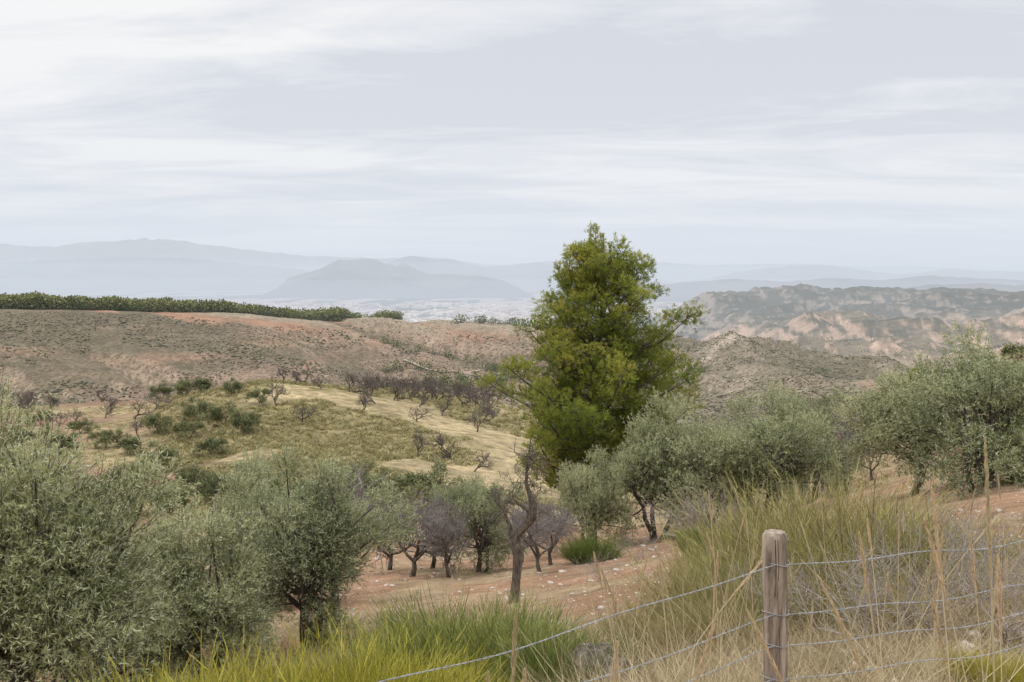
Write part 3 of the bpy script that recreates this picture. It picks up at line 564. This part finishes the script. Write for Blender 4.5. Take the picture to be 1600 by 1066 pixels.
def wire(drop,amp=.012,barbs=True):
    mb=MB()
    for i in range(len(tops)-1):
        a=np.array(tops[i])+[0,0,-drop];b=np.array(tops[i+1])+[0,0,-drop];off=np.array([-.03,-.052,0]);a=a+off;b=b+off
        L=np.linalg.norm(b-a);n=int(L/.012);t=np.linspace(0,1,n)[:,None];sag=.05*4*t*(1-t)+.012*np.sin(t*23+drop*40)*np.sin(t*math.pi)
        c=a*(1-t)+b*t-np.array([0,0,1])*sag;ph=t[:,0]*L/.05*2*math.pi
        s=nrm((b-a)[None]);p=nrm(np.cross(s,[[0,0,1.]]));q=np.cross(s,p)
        for o in(0,math.pi):
            tube(mb,c+(p*np.cos(ph+o)[:,None]+q*np.sin(ph+o)[:,None])*.0018,.0013,5,0,.5,0,False)
        if barbs:
            for f in np.arange(.06,L,.14):
                cc=c[min(int(f/L*(n-1)),n-1)];
                for k in range(2):
                    dv=nrm(rng.normal(size=(1,3))*[.4,.4,1])*.010;segs(mb,cc[None]-dv,cc[None]+dv,.0009,.0006,4)
    for tp in tops:
        an=np.linspace(0,2*math.pi,30);c=np.array(tp)+[.0,0,-drop];tube(mb,np.stack([c[0]+.053*np.cos(an),c[1]+.053*np.sin(an),c[2]+.006*np.sin(an*2)],1),.0018,5,0,.5,0,False)
    obj('wire',mb.mesh('wire',[M_wire]),parent=fe)
wire(.125);wire(.33);wire(.46,barbs=False);wire(.6);wire(.8)

# ---------------------------------------------------------------- tall dry stalks
def stalk(px,dd,top,lean,plume=.28,th=.0028,pw=.011):
    x=B(px)*dd;zb=Hs(x,dd);mb=MB();L=top-zb;t=np.linspace(0,1,14)
    pts=np.stack([lean[0]*t**1.6,lean[1]*t**1.6,t*L],1);tube(mb,pts,np.linspace(th,th*.5,14),5,0,.85,0,False)
    n=420;tt=1-rng.uniform(0,1,n)**1.1*plume/L
    P=np.stack([np.interp(tt,t,pts[:,i]) for i in range(3)],1);ax=nrm(pts[-1]-pts[-3])
    env=np.sin(np.clip((1-tt)/(plume/L),0.02,1)*math.pi)**.6
    Dv=nrm(ax[None]*1.0+runit(n)*.25);leaves(mb,P,Dv,.026*(.4+env),.0032,0,np.clip(.9+rng.normal(size=n)*.2,0,1))
    obj('grass_stalk',mb.mesh('grass_stalk',[M_straw]),(x,dd,zb))
for a in [(1592,3.0,-.50,(-.09,0),.5,.0042),(1600,3.3,-.95,(-.06,0),.3,.0028),(1600,3.2,-.8,(-.3,.0),.35,.0032),(1530,3.3,-.72,(-.14,0),.35,.0032),(1420,3.6,-.95,(-.16,0),.3,.003),
          (1010,2.9,-1.0,(.22,0),.3,.0038),(940,2.8,-1.06,(.05,0),.25,.0034),(786,2.7,-.93,(.035,0),.3,.0038),(820,2.7,-1.1,(0,0),.2,.003),(745,2.8,-1.15,(.03,0),.2,.003),
          (1480,3.4,-1.05,(-.42,.0),.4,.0038),(1360,3.2,-1.1,(-.38,0),.3,.0038),(1555,3.6,-1.2,(-.2,0),.25,.0025),(1270,4.4,-1.5,(-.1,0),.25,.0025),(1110,4.6,-1.3,(.05,0),.25,.0025),(1130,6.2,-1.9,(.06,0),.3,.0035),(1160,7.5,-2.1,(-.05,0),.3,.0035),(1075,7,-2.0,(-.02,0),.3,.0035),(1050,8,-2.35,(-.1,0),.3,.0035),(985,6.0,-2.1,(.02,0),.3,.0035),(1000,7.2,-2.2,(-.25,0),.3,.0035),(1440,6,-1.8,(.1,0),.3,.0035),(1490,6,-1.7,(-.1,0),.3,.0035),(1130,8,-1.75,(-.1,0),.3,.004),(1170,8.5,-1.8,(.15,0),.3,.004),(1460,5,-1.35,(.1,0),.3,.003),(1570,4.2,-1.1,(-.12,0),.3,.003)]: stalk(*a)
for k in range(40):
    px=rng.uniform(970,1600);dd=rng.uniform(4.5,8.5);zb=Hs(B(px)*dd,dd);stalk(px,dd,zb+rng.uniform(.7,1.3),(rng.normal()*.3,rng.normal()*.1),.22,.003)
for px,dd,s,m in[(932,8.3,.27,M_rockd),(965,8.0,.16,M_rockd),(225,13,.22,M_rock),(1075,9,.10,M_rockd),(1480,12,.1,M_rock)]:
    mb=MB();v=ICV*(1+.12*rng.normal(size=(len(ICV),1)));v[:,2]*=.95;v*=s;mb.add(v,ICF,0,.5,False);put('rock',mb.mesh('rock',[m]),B(px),dd,1,dz=s*.45)

# ---------------------------------------------------------------- haze layers (valley air)
def haze(name,y0,z0,z1,sig,colr,ext):
    mb=MB();box(mb,-ext,ext,y0,ext,z0,z1);m,nt,out=newmat(name)
    ab=nt.nodes.new('ShaderNodeVolumeAbsorption');ab.inputs['Color'].default_value=(0,0,0,1);ab.inputs['Density'].default_value=sig
    em=nt.nodes.new('ShaderNodeEmission');em.inputs['Color'].default_value=(*colr,1);em.inputs['Strength'].default_value=sig
    ad=nt.nodes.new('ShaderNodeAddShader');nt.links.new(ab.outputs[0],ad.inputs[0]);nt.links.new(em.outputs[0],ad.inputs[1]);nt.links.new(ad.outputs[0],out.inputs['Volume'])
    obj(name,mb.mesh(name,[m]))
haze('haze',320,-600,-70,1/24000,(.55,.595,.67),68000)
haze('haze',300,-610,260,1/22000,(.63,.69,.78),68500)
haze('haze',280,-620,2600,1/34000,(.76,.81,.88),69000)

# ---------------------------------------------------------------- world, sun, camera
w=bpy.data.worlds.new('World');sc.world=w;w.use_nodes=True;nt=w.node_tree
for n in list(nt.nodes): nt.nodes.remove(n)
out=nt.nodes.new('ShaderNodeOutputWorld');sk=nt.nodes.new('ShaderNodeTexSky');sk.sky_type='NISHITA';sk.sun_disc=False
EL,AZ=math.radians(48),math.radians(-60)
sk.sun_elevation=EL;sk.sun_rotation=AZ
b1=nt.nodes.new('ShaderNodeBackground');b1.inputs[1].default_value=.1;nt.links.new(sk.outputs[0],b1.inputs[0])
tc=nt.nodes.new('ShaderNodeTexCoord');sx=nt.nodes.new('ShaderNodeSeparateXYZ');nt.links.new(tc.outputs['Generated'],sx.inputs[0])
def mth(op,a,b):
    q=nt.nodes.new('ShaderNodeMath');q.operation=op
    for i,v in enumerate((a,b)):
        if isinstance(v,(int,float)): q.inputs[i].default_value=v
        else: nt.links.new(v,q.inputs[i])
    return q.outputs[0]
zz=mth('ADD',mth('MAXIMUM',sx.outputs[2],0.0),.11)
cx=nt.nodes.new('ShaderNodeCombineXYZ');nt.links.new(mth('DIVIDE',sx.outputs[0],zz),cx.inputs[0]);nt.links.new(mth('DIVIDE',sx.outputs[1],zz),cx.inputs[1])
def cloudnoise(rot,scl,loc,det,rough,dist):
    mp=nt.nodes.new('ShaderNodeMapping');mp.inputs['Rotation'].default_value=(0,0,math.radians(rot));mp.inputs['Scale'].default_value=scl;mp.inputs['Location'].default_value=loc;nt.links.new(cx.outputs[0],mp.inputs[0])
    nz=nt.nodes.new('ShaderNodeTexNoise');nz.inputs['Scale'].default_value=1.0;nz.inputs['Detail'].default_value=det;nz.inputs['Roughness'].default_value=rough;nz.inputs['Distortion'].default_value=dist;nt.links.new(mp.outputs[0],nz.inputs['Vector']);return nz.outputs['Fac']
na_=cloudnoise(22,(.30,.75,1),(3.1,1.2,0),8,.5,.6);nb_=cloudnoise(35,(.9,2.2,1),(7.1,4.2,0),8,.6,.8)
nf=mth('ADD',mth('MULTIPLY',na_,.6),mth('MULTIPLY',nb_,.4))
rp=nt.nodes.new('ShaderNodeValToRGB');rp.color_ramp.elements[0].position=.425;rp.color_ramp.elements[0].color=(.655,.675,.73,1);rp.color_ramp.elements[1].position=.565;rp.color_ramp.elements[1].color=(1.0,.98,.95,1)
e=rp.color_ramp.elements.new(.487);e.color=(.80,.805,.835,1)
nt.links.new(nf,rp.inputs[0])
b2=nt.nodes.new('ShaderNodeBackground');nt.links.new(rp.outputs[0],b2.inputs[0])
mrn=nt.nodes.new('ShaderNodeMapRange');mrn.interpolation_type='SMOOTHSTEP';nt.links.new(sx.outputs[2],mrn.inputs[0])
for i,v in enumerate((.32,.9,1.02,3.4)): mrn.inputs[i+1].default_value=v
nt.links.new(mrn.outputs[0],b2.inputs[1])
ms=nt.nodes.new('ShaderNodeMixShader');ms.inputs[0].default_value=.95;nt.links.new(b1.outputs[0],ms.inputs[1]);nt.links.new(b2.outputs[0],ms.inputs[2]);nt.links.new(ms.outputs[0],out.inputs[0])
sd=bpy.data.lights.new('sun','SUN');sd.energy=1.5;sd.angle=math.radians(12);sd.color=(1,.95,.88);so=bpy.data.objects.new('sun',sd);bpy.context.collection.objects.link(so)
dv=Vector((math.cos(EL)*math.sin(AZ),math.cos(EL)*math.cos(AZ),math.sin(EL)));so.rotation_euler=dv.to_track_quat('Z','Y').to_euler()
cd=bpy.data.cameras.new('camera');cd.lens=35;cd.sensor_width=36;cd.clip_start=.05;cd.clip_end=200000;co=bpy.data.objects.new('camera',cd);bpy.context.collection.objects.link(co)
co.location=(0,0,0);co.rotation_euler=(math.radians(90-3.79),0,0);sc.camera=co
